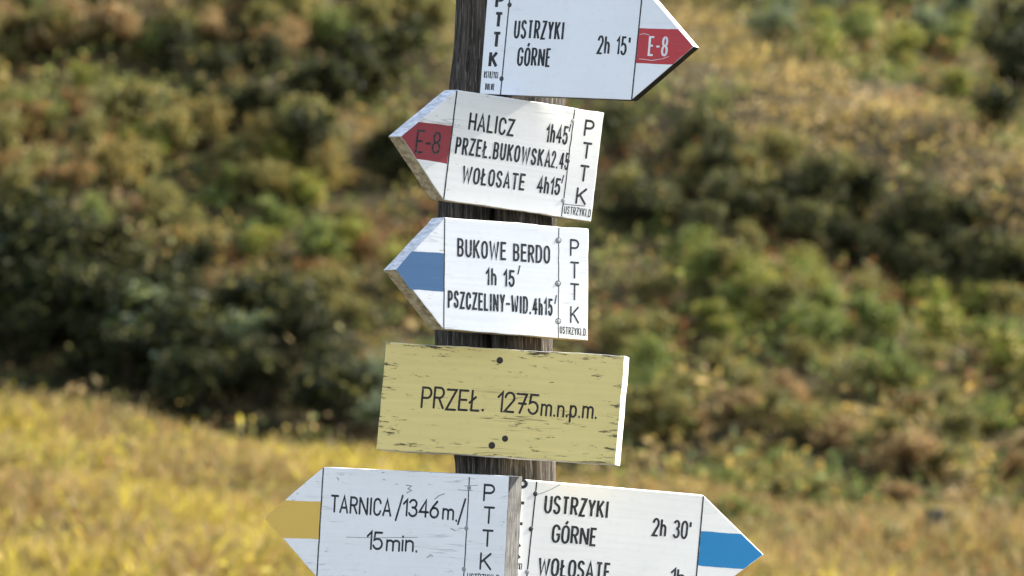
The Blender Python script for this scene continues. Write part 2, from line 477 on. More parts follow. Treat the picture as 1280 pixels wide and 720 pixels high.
PAL = {   # leaf colours; the two darkest also hold painted shade of hollows and bands
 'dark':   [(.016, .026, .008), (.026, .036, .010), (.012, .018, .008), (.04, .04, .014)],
 'dark_olive':   [(.045, .055, .02), (.06, .065, .024), (.035, .042, .016), (.085, .08, .035)],
 'green':  [(.09, .125, .034), (.125, .155, .04), (.075, .10, .028), (.17, .185, .05)],
 'lime':   [(.16, .20, .03), (.20, .22, .035), (.11, .15, .03), (.24, .22, .05)],
 'olive':  [(.12, .12, .038), (.16, .155, .045), (.09, .092, .032), (.20, .185, .06)],
 'gold':   [(.34, .24, .065), (.29, .20, .06), (.38, .28, .08), (.21, .18, .06)],
 'yellow': [(.46, .37, .045), (.42, .33, .045), (.50, .42, .06), (.36, .31, .045)],
 'russet': [(.22, .10, .035), (.17, .08, .03), (.26, .13, .05), (.13, .08, .03)],
 'tan':    [(.34, .24, .11), (.30, .21, .10), (.38, .28, .13), (.23, .17, .07)],
 'greyg':  [(.12, .15, .09), (.16, .19, .12), (.09, .12, .06), (.2, .23, .15)],
}
def leaves(cent, size, nrm_bias, cols, aspect=1.7, droop=0.0):
    """cent (n,3), size (n,), returns verts, faces, cols of leaf-shaped quads"""
    n = len(cent)
    d = rng.normal(size=(n, 3)) + nrm_bias; d /= np.linalg.norm(d, axis=1)[:, None]
    t = np.cross(d, rng.normal(size=(n, 3))); t /= np.linalg.norm(t, axis=1)[:, None] + 1e-9
    b = np.cross(d, t)
    hs = size[:, None] * .5
    v = np.empty((n, 4, 3))
    v[:, 0] = cent - t * hs * aspect; v[:, 1] = cent + b * hs * .8 + d * hs * .15
    v[:, 2] = cent + t * hs * aspect; v[:, 3] = cent - b * hs * .8 + d * hs * .15
    f = np.arange(n * 4).reshape(n, 4)
    return v.reshape(-1, 3), f, np.repeat(cols, 4, axis=0)
def pick(kind, n, var=.2):
    p = np.array(PAL[kind]) * {'dark': 1.0, 'yellow': 1.08, 'gold': 1.0, 'tan': 1.08}.get(kind, 1.22); c = p[rng.integers(0, len(p), n)]
    return np.clip(c * (1 + rng.normal(0, var, (n, 1))), .004, .9)

def shrub_mesh(kind, n=900, lobes=7, accent=None, acc=.12, leaf=.055):
    L = []
    for i in range(lobes):
        a = rng.uniform(0, 6.28); r = rng.uniform(.05, .33); 
        L.append((r * math.cos(a), r * math.sin(a), rng.uniform(.22, .72), rng.uniform(.16, .28)))
    C, Nn = [], []
    per = n // lobes
    for (lx, ly, lz, lr) in L:
        d = rng.normal(size=(per, 3)); d /= np.linalg.norm(d, axis=1)[:, None]
        rr = lr * (rng.uniform(0, 1, (per, 1)) ** .45) * (1 + .22 * rng.normal(size=(per, 1)))
        C.append(np.array([lx, ly, lz]) + d * rr * np.array([1, 1, .95])); Nn.append(d)
    C = np.concatenate(C); Nn = np.concatenate(Nn); C[:, 2] = np.maximum(C[:, 2], .02)
    cl = pick(kind, len(C))
    if accent:
        m = rng.uniform(size=len(C)) < acc; cl[m] = pick(accent, m.sum())
    v, f, c = leaves(C, rng.uniform(.7, 1.3, len(C)) * leaf, Nn * .7 + np.array([0, 0, .5]), cl)
    # stems: thin three-sided tapering twigs from the base into each lobe
    sv, sf = [], []
    for (lx, ly, lz, lr) in L:
        p0 = np.array([lx * .15, ly * .15, -.1]); p1 = np.array([lx, ly, lz])
        for q in range(3):
            tip = p1 + rng.normal(0, lr * .5, 3); mid = (p0 + tip) / 2 + rng.normal(0, .03, 3)
            path = [p0, mid, tip]; o = len(sv) + len(v)
            for j, pp in enumerate(path):
                w = (.014, .009, .003)[j]
                for a in range(4): sv.append(pp + w * np.array([math.cos(a * 1.571), math.sin(a * 1.571), 0]))
            for j in range(2):
                for a in range(4):
                    sf.append([o + j * 4 + a, o + j * 4 + (a + 1) % 4, o + j * 4 + 4 + (a + 1) % 4, o + j * 4 + 4 + a])
    V = np.concatenate([v, np.array(sv)]); F = np.concatenate([f, np.array(sf)])
    Cc = np.concatenate([c, np.tile([[.06, .045, .03]], (len(sv), 1))])
    return mesh_quads('shrub', V, F, 4, Cc)

KINDS = {'dark_olive': ('dark_olive', 'olive', .2), 'dark': ('dark', 'olive', .10), 'green': ('green', 'lime', .25), 'lime': ('lime', 'gold', .2), 'olive': ('olive', 'gold', .2),
         'russet': ('russet', 'olive', .35), 'tan': ('tan', 'russet', .25), 'greyg': ('greyg', 'green', .3), 'gold': ('gold', 'olive', .3)}
MESHES = {k_: [shrub_mesh(a, 1100, rng.integers(6, 10), b, c_) for _ in range(4)] for k_, (a, b, c_) in KINDS.items()}
for k_ in MESHES:
    for m_ in MESHES[k_]: m_.materials.append(LEAF)

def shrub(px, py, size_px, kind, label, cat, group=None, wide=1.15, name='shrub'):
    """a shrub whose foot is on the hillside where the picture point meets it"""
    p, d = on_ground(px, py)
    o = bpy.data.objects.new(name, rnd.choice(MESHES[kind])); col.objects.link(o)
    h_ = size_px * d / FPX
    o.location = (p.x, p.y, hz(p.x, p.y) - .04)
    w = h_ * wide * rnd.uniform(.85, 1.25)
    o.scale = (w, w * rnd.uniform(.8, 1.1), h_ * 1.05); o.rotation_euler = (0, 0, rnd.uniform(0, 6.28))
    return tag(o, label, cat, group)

def inside(poly, x, y):
    r = False; j = len(poly) - 1
    for i in range(len(poly)):
        (xi, yi), (xj, yj) = poly[i], poly[j]
        if (yi > y) != (yj > y) and x < (xj - xi) * (y - yi) / (yj - yi) + xi: r = not r
        j = i
    return r
def fill(poly, n, kinds, smin, smax, label, cat, group, gap=26, name='shrub', wide=1.15):
    bx = [p[0] for p in poly]; by = [p[1] for p in poly]; got = []
    tries = 0
    while len(got) < n and tries < 4000:
        tries += 1
        x, y = rnd.uniform(min(bx), max(bx)), rnd.uniform(min(by), max(by))
        if not inside(poly, x, y) or any((x - a) ** 2 + ((y - b) * 1.6) ** 2 < gap ** 2 for a, b in got): continue
        got.append((x, y))
        shrub(x, y, rnd.uniform(smin, smax), rnd.choice(kinds), label, cat, group, wide, name)

# ------------------------------------------------------------------ plants on the slope
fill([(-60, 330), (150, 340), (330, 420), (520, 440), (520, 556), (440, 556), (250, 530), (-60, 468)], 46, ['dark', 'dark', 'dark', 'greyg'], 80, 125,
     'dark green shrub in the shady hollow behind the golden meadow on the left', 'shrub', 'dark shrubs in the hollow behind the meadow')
fill([(210, 90), (520, 90), (560, 240), (420, 230), (230, 190)], 20, ['dark', 'dark', 'olive'], 60, 100,
     'dark shrub high on the left slope, left of the upper arrow boards', 'shrub', 'dark shrubs high on the left slope')
fill([(-60, 130), (200, 140), (480, 250), (560, 330), (540, 430), (330, 410), (130, 320), (-60, 300)], 44, ['olive', 'olive', 'gold', 'lime', 'russet', 'green'], 50, 85,
     'olive and yellow bush on the mid left slope above the dark hollow', 'bush', 'olive bushes on the mid left slope', name='bush')
fill([(-60, 0), (560, 0), (560, 80), (220, 80), (-60, 110)], 26, ['olive', 'tan', 'green', 'olive'], 55, 90,
     'brownish olive bush at the top left of the slope', 'bush', 'brownish bushes at the top left', name='bush')
fill([(760, 190), (900, 200), (1120, 270), (1340, 340), (1340, 400), (1180, 385), (1000, 340), (760, 290)], 40, ['dark_olive', 'dark_olive', 'dark_olive', 'dark', 'olive'], 60, 90,
     'dark green shrub in the shaded band running across the right slope', 'shrub', 'dark shrubs in the band across the right slope')
fill([(1200, 50), (1340, 50), (1340, 190), (1230, 170)], 8, ['dark'], 70, 100,
     'dark shrub beside the top right edge of the slope', 'shrub', 'dark shrubs at the top right')
fill([(900, -10), (1200, 0), (1240, 140), (1080, 120), (920, 30)], 20, ['green', 'lime', 'greyg'], 45, 75,
     'green bush on the upper right slope above the tan grassy strip', 'bush', 'green bushes on the upper right slope', name='bush')
fill([(780, 350), (1000, 350), (1340, 420), (1340, 480), (780, 460)], 34, ['lime', 'green', 'olive', 'lime'], 50, 80,
     'yellow-green bush below the dark band on the right slope', 'bush', 'yellow-green bushes below the dark band', name='bush')
fill([(790, 470), (1340, 490), (1340, 640), (1180, 620), (960, 550), (790, 560)], 34, ['olive', 'russet', 'olive', 'tan', 'green'], 45, 75,
     'rounded russet and olive bush at the foot of the right slope above the meadow', 'bush', 'russet bushes at the foot of the right slope', name='bush', wide=1.35)
fill([(830, 600), (1340, 655), (1340, 715), (980, 700)], 26, ['olive', 'tan', 'green', 'russet', 'olive'], 26, 52,
     'small low bush scattered in the meadow at the lower right', 'bush', 'low bushes in the lower right meadow', gap=34, name='bush', wide=1.8)
# plants that stand out on their own
shrub(60, 735, 60, 'russet', 'low brown shrub added for the dark of a shaded hollow, bottom left corner', 'shrub', wide=2.2)  # shrub added to give the dark patch of a shaded hollow
shrub(103, 115, 42, 'lime', 'bright lime-green bush near the top left corner of the slope', 'bush', name='bush')
shrub(362, 90, 80, 'tan', 'pinkish tan dry shrub near the top edge, left of the post', 'shrub')
shrub(455, 345, 55, 'russet', 'orange-red bush left of the white arrow with the pale blue band', 'bush', name='bush')
shrub(475, 545, 70, 'greyg', 'grey-green bush at the end of the dark hollow, touching the yellow board', 'bush', name='bush')
shrub(830, 540, 50, 'gold', 'golden yellow bush right of the yellow board', 'bush', name='bush')
shrub(870, 545, 40, 'russet', 'small red-brown bush right of the golden one beside the yellow board', 'bush', name='bush')

# ------------------------------------------------------------------ ground cover (uncountable)
def zone_kind(px, py, u, n):
    """which low plants grow where on the hill"""
    out = np.empty(len(px), dtype='<U8'); out[:] = 'olive'
    tanband = (np.abs((py - 90) - (px - 870) * .46) < 75) & (px > 760)
    low = py > 500 + (px - 800) * .12
    out[u < .25] = 'green'; out[(u > .25) & (u < .45)] = 'gold'; out[u > .86] = 'russet'; out[(u > .76) & (u < .86)] = 'tan'
    out[tanband & (u > .1)] = 'tan'; out[tanband & (u > .55)] = 'gold'
    out[low & (u > .25)] = 'gold'; out[low & (u > .6)] = 'olive'; out[low & (u > .82)] = 'tan'
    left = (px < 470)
    out[left & (py > 380) & (py < 560) & (u < .7)] = 'dark'  # dark leaf tone also stands in for the hollow's shade
    return out
def scrub():
    n = 38000; n2 = 12500
    y = rng.uniform(27.5, 72, n); x = rng.uniform(-1, 1, n) * (14 + (y - 27) * .3)
    # low tufts scattered through the meadow as well
    y[:n2] = rng.uniform(15, 28, n2); x[:n2] = rng.uniform(-1, 1, n2) * (8 + (y[:n2] - 15) * .36)
    z = height(x, y); P = np.stack([x, y, z], 1)
    px, py = project(P)
    nn = (np.sin(x * 1.7 + y * .9) + np.sin(x * .8 - y * 1.3 + 2) + np.sin(x * 3.1 + y * .4) * np.sin(y * 2.7 - x)) * .15
    kinds = zone_kind(px, py, np.clip(rng.uniform(size=n) + nn, 0, 1), n)
    mk = np.array(['gold', 'gold', 'tan', 'tan', 'olive', 'olive', 'russet', 'green'])[rng.integers(0, 8, n2)]; kinds[:n2] = mk
    kinds[:n2][(x[:n2] < -.5) & (rng.uniform(size=n2) < .35)] = 'yellow'
    m = 13
    sz = rng.uniform(.10, .30, n) * (1 + .55 * np.sin(x * 2.4 + y * .7 + 1) * np.sin(y * 1.9 - x * .6))
    sz[(np.abs((py - 90) - (px - 870) * .46) < 75) & (px > 760)] *= 1.25
    sz[:n2] *= np.where(rng.uniform(size=n2) < .15, 1.1, .65)
    C = np.repeat(P, m, 0) + rng.normal(size=(n * m, 3)) * np.repeat(sz, m)[:, None] * np.array([.55, .55, .35]) + np.array([0, 0, 1]) * np.repeat(sz * .45, m)[:, None]
    cl = np.empty((n, 3))
    for kd in PAL:
        s_ = kinds == kd; cl[s_] = pick(kd, int(s_.sum()), .15)
    cl = np.repeat(cl, m, 0) * (1 + rng.normal(0, .2, (n * m, 1))); cl = np.clip(cl, .004, .9)
    v, f, c_ = leaves(C, rng.uniform(.035, .08, n * m) * np.repeat(np.where(np.arange(n) < n2, .6, 1.0), m), np.array([0, -.2, .6]), cl, 1.8)
    return mesh_quads('hillside_scrub', v, f, 4, c_)
tag(link_mesh('hillside_scrub', scrub(), LEAF), 'low autumn scrub of olive, gold and russet leaves covering the hillside behind the post', 'scrub', kind='stuff')

def grass(name, n, yr, xr, hmin, hmax, mix):
    y = rng.uniform(*yr, n); x = rng.uniform(-1, 1, n) * (xr[0] + (y - yr[0]) * xr[1])
    # tussocks: pull the blades towards clump centres
    cx, cy = np.round(x / .33 + .2 * np.sin(y * 3)) * .33, np.round(y / .33 + .2 * np.sin(x * 2.3)) * .33
    f_ = .45; x = x * (1 - f_) + cx * f_; y = y * (1 - f_) + cy * f_
    z = height(x, y)
    patch = np.sin(x * 1.1 + y * .5) * np.sin(y * .9 - x * .4 + 1) + .5 * np.sin(x * 2.3 - y * 1.7)
    keep = (y < 28.6 + .5 * np.sin(x * 2) - .35 * np.maximum(x, 0)); z = np.where(keep, z, z - 2)
    hgt = rng.uniform(hmin, hmax, n) * (1 + .3 * patch)
    a = rng.uniform(0, 6.283, n); w = rng.uniform(.007, .014, n)
    lean = rng.normal(0, .5, (n, 2)) * hgt[:, None]
    t = np.stack([np.cos(a), np.sin(a), 0 * a], 1) * w[:, None]
    B = np.stack([x, y, z - .02], 1)
    Mi = B + np.stack([lean[:, 0] * .35, lean[:, 1] * .35, hgt * .6], 1)
    T = B + np.stack([lean[:, 0], lean[:, 1], hgt], 1)
    V = np.stack([B - t, B + t, Mi + t * .8, Mi - t * .8, T + t * .25, T - t * .25], 1).reshape(-1, 3)
    i0 = (np.arange(n) * 6)[:, None]
    F = np.concatenate([i0 + np.array([[0, 1, 2, 3]]), i0 + np.array([[3, 2, 4, 5]])])
    big = np.sin(x * .8 + 2.4) * np.sin(y * .75 + .6 + .4 * x) + .7 * np.sin(x * 1.7 + y * 1.1)
    u = np.clip(rng.uniform(size=n) * .7 + .15 + .12 * patch + .2 * big, 0, .999)
    if len(mix) > 6: u = np.clip(u - .16 * sstep(-.5, 2.5, x) - .12 * sstep(25.5, 28, y), 0, .999)
    kk = np.array(mix); cl = np.empty((n, 3)); idx = (u * len(kk)).astype(int)
    for j, kd in enumerate(kk):
        s_ = idx == j; cl[s_] = pick(kd, int(s_.sum()), .15)
    return mesh_quads(name, V, F, 4, np.repeat(cl, 6, 0))
tag(link_mesh('meadow_grass', grass('meadow_grass', 330000, (7, 31.5), (6.0, .36), .10, .30, ['olive', 'russet', 'tan', 'tan', 'gold', 'gold', 'yellow', 'yellow']), GRASS),
    'golden dry meadow grass rising from the signpost to the dark hollow', 'grass', kind='stuff')
tag(link_mesh('trodden_grass', grass('trodden_grass', 40000, (-7, 8), (6, 0), .05, .16, ['olive', 'green', 'gold', 'tan']), GRASS),
    'short olive grass round the foot of the signpost', 'grass', kind='stuff')

# stone in the meadow on the right
def stone():
    p, d = on_ground(1175, 690)
    bm = bmesh.new(); bmesh.ops.create_cube(bm, size=1)
    for v in bm.verts:
        v.co.x *= .20 * (1 - .15 * (v.co.z > 0)); v.co.y *= .2; v.co.z *= .40
        v.co.x += .03 * (v.co.z > 0) * -1
    bmesh.ops.subdivide_edges(bm, edges=bm.edges[:], cuts=3, use_grid_fill=True)
    for v in bm.verts:
        q = v.co * 14
        v.co += v.co.normalized() * (.02 * math.sin(q.x * 2.1 + q.z) * math.cos(q.y * 1.7 + 1) + rnd.gauss(0, .005))
    k = NT('weathered_stone'); n = k.noise(k.coords(), 14, 6)
    k.pbr(k.mix(k.ramp(n, [(.35, 0.0), (.7, 1.0)]), (.05, .045, .036), (.11, .10, .085)), .9, k.bump(n, .5, .02), .2)
    o = bm_obj('stone', bm, k.m); o.location = (p.x, p.y, hz(p.x, p.y) + .12); o.rotation_euler = (.05, .18, .3)
    tag(o, 'dark grey squarish stone standing in the grass at lower right', 'stone')
stone()

# ------------------------------------------------------------------ the post
# picture rows and the post's left and right outline there
PROF = [(-260, 578, 722), (-60, 577, 716), (0, 574, 714), (60, 571, 711), (110, 565, 709), (180, 558, 702), (260, 551, 696), (340, 548, 692), (432, 547, 690), (500, 556, 691), (580, 569, 694), (720, 573, 694), (900, 572, 692)]
AX0 = 5.08
def POST_DEPTH(py):
    P0 = pt(632, 360, AX0); r = ray(632, py)        # the axis leans very little: keep it in one upright plane
    return (P0.y - CAM.y) / r.y
def prof(py):
    for (a, b) in zip(PROF[:-1], PROF[1:]):
        if a[0] <= py <= b[0]:
            t = (py - a[0]) / (b[0] - a[0]); return a[1] + (b[1] - a[1]) * t, a[2] + (b[2] - a[2]) * t
    return (PROF[0][1:] if py < PROF[0][0] else PROF[-1][1:])
def build_post():
    bm = bmesh.new(); N = 160; rings = []
    ztop = pt(632, -230, POST_DEPTH(-230)).z; zs = np.linspace(-.35, ztop, 150)
    rr = random.Random(3)
    grain = [rr.uniform(0, 6.28) for _ in range(12)]
    for z in zs:
        # which picture row is this height in the upright plane of the axis
        yy = pt(632, 360, AX0).y
        q = CR.transposed() @ (Vector((0, yy, z)) - CAM); py = 360 - FPX * q.y / -q.z
        l, r_ = prof(py); d = POST_DEPTH(py) if py < 2500 else POST_DEPTH(2500)
        k_ = d / FPX
        cx = ((l + r_) / 2 - 640) * k_; rad = (r_ - l) / 2 * k_
        ring_ = []
        split = 1 - max(0, min(1, (py - 430) / 130))               # the two grown-together stems merge lower down
        for i in range(N):
            a = 2 * math.pi * i / N
            ca, sa = math.cos(a), math.sin(a)
            x = ca; y = sa
            R_ = 1.0
            # weather checks: narrow grooves along the grain
            for j in range(12):
                aj = -math.pi * (j + .5) / 12 + .1 * math.sin(z * 3 + grain[j])
                dd = (a - 2 * math.pi) - aj if a > math.pi else a - aj
                R_ -= (.03 + .025 * math.sin(z * 5 + grain[j] * 2)) * math.exp(-(dd / .028) ** 2)
            R_ += .010 * math.sin(a * 9 + z * 4) + .008 * math.sin(a * 23 + z * 7 + 1)
            # the deep split on the front, a little left of the middle
            xs_ = R_ * ca
            dist = (xs_ - (-.12)) if sa < 0 else 9
            R_ -= split * .40 * math.exp(-(dist / .075) ** 2) * (1 if dist < 0 else math.exp(-(dist / .05) ** 2))
            if sa < 0: R_ += split * (.05 if dist < 0 else -.07 * math.exp(-dist / .25))
            ring_.append(bm.verts.new((cx + rad * R_ * ca, yy + rad * R_ * sa, z)))
        rings.append(ring_)
    for a, b in zip(rings[:-1], rings[1:]):
        for i in range(N): bm.faces.new((a[i], a[(i + 1) % N], b[(i + 1) % N], b[i]))
    bm.faces.new(rings[-1]); 
    k = NT('weathered_post_wood')
    g = k.noise(k.coords((130, 130, 6)), 1.0, 6, .72); g2 = k.noise(k.coords((30, 30, 1.4), loc=(3, 1, 0)), 1.0, 4); fine = k.noise(k.coords((420, 420, 26)), 1.0, 4)
    c = k.mix(k.ramp(g, [(.42, 0.0), (.60, 1.0)]), (.010, .0085, .007), (.09, .074, .058))
    c = k.mix(k.ramp(g2, [(.4, 0.0), (.7, .8)]), c, (.022, .02, .018))
    c = k.mix(k.ramp(fine, [(.54, 0.0), (.68, .6)]), c, (.22, .195, .16))
    k.pbr(c, .85, k.bump(k.math('ADD', g, k.math('MULTIPLY', fine, .4)), .9, .006), .2)
    o = bm_obj('wooden_post', bm, k.m, None, True)
    tag(o, 'weathered dark grey wooden post with a deep vertical split, carrying all the signs', 'post')
build_post()

# ------------------------------------------------------------------ sign paints
INK = ink('black_sign_paint', (.009, .011, .015), .3)
INK2 = ink('brushed_black_paint', (.012, .014, .018), .5, 2.0)
INK3 = ink('brown_black_paint', (.020, .010, .008), .3, 3.0)
WHITE_INK = plain('white_letter_paint', (.78, .78, .80), .5)
PALE_EDGE = edge_wood('pale_board_edge', (.68, .70, .74), (.42, .43, .44), (60, 300, 60))  # pale bluish white for board edges
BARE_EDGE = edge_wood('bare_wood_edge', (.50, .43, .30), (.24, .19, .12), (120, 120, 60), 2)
WHITE_EDGE = plain('white_board_edge', (.8, .8, .78), .5, .4, .1)
DARK_EDGE = edge_wood('dark_lower_edge', (.035, .028, .022), (.015, .012, .01), (120, 120, 60), 8)  # near-black on the downward-facing edge of the topmost board
GREY_END = edge_wood('grey_end_grain_shaded', (.17, .165, .16), (.05, .048, .045), (420, 40, 600), 5)  # grey wood grain, darkened to stand in for shade on this end
DARK_BOLT = plain('dark_bolt_paint', (.03, .032, .036), .5)
GREY_BOLT = plain('grey_bolt_paint', (.30, .30, .31), .45)
BROWN_BOLT = plain('brown_bolt_paint', (.018, .010, .008), .5)
RED_A = board_paint('red_band_paint', (.46, .034, .042), .25, .2, 1.0, (.55, .4, .4), .3)
RED_B = board_paint('old_red_band_paint', (.26, .028, .04), .2, .3, 2.0, (.16, .05, .05), .5)
BLUE_A = board_paint('dull_blue_band_paint', (.048, .135, .28), .25, .3, 3.0, (.2, .3, .42), .5)
BLUE_B = board_paint('bright_blue_band_paint', (.003, .20, .46), .1, .05, 4.0, (.1, .3, .5), .15)
OCHRE = board_paint('ochre_band_paint', (.72, .46, .09), .2, .1, 5.0, (.4, .28, .1), .3)

AX = 630
# ---- topmost sign, pointing right, red band
s1 = Board('direction_sign', (599.5, 117.5), (789.4, 125.1), (610.5, -23), -32, .014, AX,
           'topmost white arrow board pointing right with a red band reading E-8', 'sign', 'white arrow boards on the post', vzs=.6)
s1.lean = .09
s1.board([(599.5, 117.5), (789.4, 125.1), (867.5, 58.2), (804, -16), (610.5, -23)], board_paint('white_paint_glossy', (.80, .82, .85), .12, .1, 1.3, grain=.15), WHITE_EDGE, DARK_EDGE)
s1.band([(799.2, 35.2), (847.8, 36.6), (866.2, 58.2), (841, 80.5), (795, 79)], RED_A)
s1.line((803.6, -15.5), (789.6, 124.6), 2, INK)
s1.line((638.9, -21), (625.6, 118.2), 1.8, INK)
s1.bolt((637, 6), 3.2, DARK_BOLT); s1.bolt((627, 98.4), 3.2, DARK_BOLT); s1.bolt((632, 52), 1.1, DARK_BOLT)
for ch, x, yb, h_ in (('P', 618.4, 11, 22), ('T', 616.5, 35.3, 21), ('T', 614, 60.5, 21.5), ('K', 610, 85, 22)):
    s1.text(ch, (x, yb), (x + 11.8, yb + .4), h_, 4.6, INK, cap=False, jit=0)
s1.text('USTRZYKI', (604.5, 97.6), (622.3, 98.6), 9, 1.1, INK, gap=.5, cap=False, jit=0)
s1.text('DOLNE', (606, 112.4), (618, 113), 8.6, 1.2, INK, gap=.5, cap=False, jit=0)
s1.text('USTRZYKI', (641.5, 48.6), (704.3, 51), 24.5, 3.3, INK, gap=.55, cap=False, jit=0)
s1.text('GÓRNE', (645.5, 82.8), (688, 84.5), 24.3, 3.3, INK, gap=.55, cap=False, jit=0)
s1.text("2h 15|", (745.5, 68), (787, 70), 24.4, 3.1, INK, gap=.5, cap=False, jit=0)
s1.text('E-8', (809.3, 70.2), (834, 70.8), 25.5, 3.0, WHITE_INK, gap=.55, cap=False, jit=0)
s1.strokes([[(800, 43), (805, 42), (811, 43.5)], [(799, 73.5), (815, 75.5), (828, 73.5), (836, 70.5)]], .6, WHITE_INK, 'scratch')

# ---- second sign, pointing left, old red band
s2 = Board('direction_sign', (554.3, 249.5), (738.9, 277.2), (572, 112.3), 31, .034, AX,
           'white arrow board pointing left with a dull red band, times to Halicz and Wołosate', 'sign', 'white arrow boards on the post')
s2.lean = .125
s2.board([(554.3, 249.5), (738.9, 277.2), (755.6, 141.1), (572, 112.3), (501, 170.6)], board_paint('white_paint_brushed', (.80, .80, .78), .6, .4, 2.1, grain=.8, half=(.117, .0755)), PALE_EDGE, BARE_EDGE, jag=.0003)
s2.band([(523.4, 152.3), (565.6, 157), (558.8, 204.8), (520.6, 198.6), (501.6, 170.7)], RED_B)
s2.line((571.2, 113.2), (554.6, 249), 2, INK2, wob=.0001)
s2.line((718.4, 136.6), (702, 270.6), 1.7, INK2, wob=.0002)
s2.bolt((715.8, 151.4), 2.8, GREY_BOLT); s2.bolt((709.7, 201), 3.0, DARK_BOLT); s2.bolt((703.8, 250.8), 3.0, GREY_BOLT)
s2.text('HALICZ', (584.6, 162.2), (642, 171), 22.5, 3.05, INK2, gap=.42)
s2.text('1h45', (681, 177.6), (709, 180.8), 23.5, 3.05, INK2, gap=.25); s2.strokes([[(713.6, 155.5), (711.4, 164)]], 1.8, INK2)
s2.text('PRZEŁ.BUKOWSKA', (568, 192), (687.5, 209.6), 21.8, 3.05, INK2, gap=.30)
s2.text('2.45', (687.8, 209.6), (710.2, 213), 22, 2.5, INK2, gap=.2)
s2.text('WOŁOSATE', (576.5, 228.4), (655, 239), 21.5, 3.05, INK2, gap=.38)
s2.text('4h15', (670, 240.8), (699.4, 244.6), 21.8, 3.05, INK2, gap=.25); s2.strokes([[(704.6, 219.5), (702.2, 228.5)]], 1.8, INK2)
s2.text('E', (518, 191.4), (528, 192), 29.5, 2.8, INK); s2.text('-', (530, 193), (537, 193.5), 29, 2.8, INK); s2.text('8', (538.5, 192.4), (549, 193.4), 28, 2.8, INK)
for ch, x, yb, w in (('P', 729, 170, 12.5), ('T', 726.5, 198, 11.5), ('T', 723, 226.5, 11.5), ('K', 718.6, 254.8, 13.5)):
    s2.text(ch, (x, yb), (x + w, yb + w * .13), 21, 3.05, INK2, jit=0)
s2.text('USTRZYKI.D', (704.4, 267), (738, 271.7), 10, 1.3, INK2, gap=.34)
s2.strokes([[(703.8, 255), (716, 256.4), (731, 257.6)]], .9, INK2, 'pencil_line')

# ---- third sign, pointing left, blue band
s3 = Board('direction_sign', (554.2, 411.6), (735.1, 425.7), (555.6, 271.6), 30, .034, AX,
           'white arrow board pointing left with a slate blue band, lettered BUKOWE BERDO', 'sign', 'white arrow boards on the post', vzs=.25)
s3.lean = .012
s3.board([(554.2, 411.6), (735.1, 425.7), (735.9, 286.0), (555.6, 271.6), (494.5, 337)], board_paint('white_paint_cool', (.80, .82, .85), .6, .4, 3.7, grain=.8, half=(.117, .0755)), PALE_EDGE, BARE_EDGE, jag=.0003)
# the upper slanted edge of this board is paler than the lower one
s3.band([(514.9, 313.9), (555.4, 316.9), (554.6, 364.6), (512.4, 361.7), (495.2, 337)], BLUE_A)
s3.line((555.8, 272), (554.8, 411.3), 1.6, INK2, wob=.0001)
s3.line((698.6, 284.4), (697.8, 422.6), 1.3, INK2, wob=.00025)
for cx_, cy_ in ((698, 300.6), (697.4, 354.5), (697.8, 401.5)):
    s3.strokes([[(cx_ + 3.3 * math.cos(R(q)), cy_ + 3.3 * math.sin(R(q))) for q in range(0, 361, 30)]], 1.0, INK2, 'bolt_outline')
s3.bolt((698, 300.6), 2.8, GREY_BOLT); s3.bolt((697.4, 354.5), 2.8, GREY_BOLT); s3.bolt((697.8, 401.5), 2.5, GREY_BOLT)
s3.text('BUKOWE BERDO', (571.4, 320.6), (687.6, 330.2), 23, 3.05, INK2, gap=.40)
s3.text('1h 15', (606.8, 356.2), (643.6, 359.2), 21.5, 3.05, INK2, gap=.30); s3.strokes([[(649.8, 332.5), (647.4, 342.5)]], 1.9, INK2)
s3.text('PSZCZELINY-WID.4h15', (559.4, 384.8), (691, 395.2), 22.3, 3.05, INK2, gap=.26); s3.strokes([[(695.4, 369.5), (693.6, 379.5)]], 1.9, INK2)
for ch, x, yb, w in (('P', 712.3, 320, 11.5), ('T', 712.3, 348, 11.5), ('T', 712.3, 375, 11.5), ('K', 712.3, 403.8, 11.5)):
    s3.text(ch, (x, yb), (x + w, yb + w * .08), 21.5, 2.5, INK2, jit=0)
s3.text('USTRZYKI.D.', (699.6, 417.2), (734, 420.2), 9.6, 1.3, INK2, gap=.34)

# ---- yellow name board of the pass
s4 = Board('name_board', (470, 561.3), (768.9, 580.7), (482.6, 427.4), -17, .024, AX,
           'peeling yellow rectangular board with the pass name and height, fixed mid post', 'sign', None)
s4.lean = .09
s4.board([(470, 561.3), (768.9, 580.7), (780.6, 444.7), (482.6, 427.4)], board_paint('peeling_yellow_paint', (.78, .63, .24), 1.75, 1.0, 4.4, (.10, .075, .03), 1.0, (30, 150, 60)), WHITE_EDGE, jag=.00035)
s4.text('PRZEŁ.', (525.2, 510.4), (605.4, 515.4), 27.5, 2.9, INK3, gap=.36)
s4.text('1275', (620, 515), (673, 519.8), 26.5, 2.9, INK3, gap=.28)
s4.text('m.n.p.m.', (675, 519.8), (746.5, 524.3), 24, 2.6, INK3, gap=.2)
s4.bolt((624.7, 450.5), 4.3, BROWN_BOLT); s4.bolt((631.3, 548.3), 4.0, BROWN_BOLT); s4.bolt((614.8, 556.8), 4.4, BROWN_BOLT)

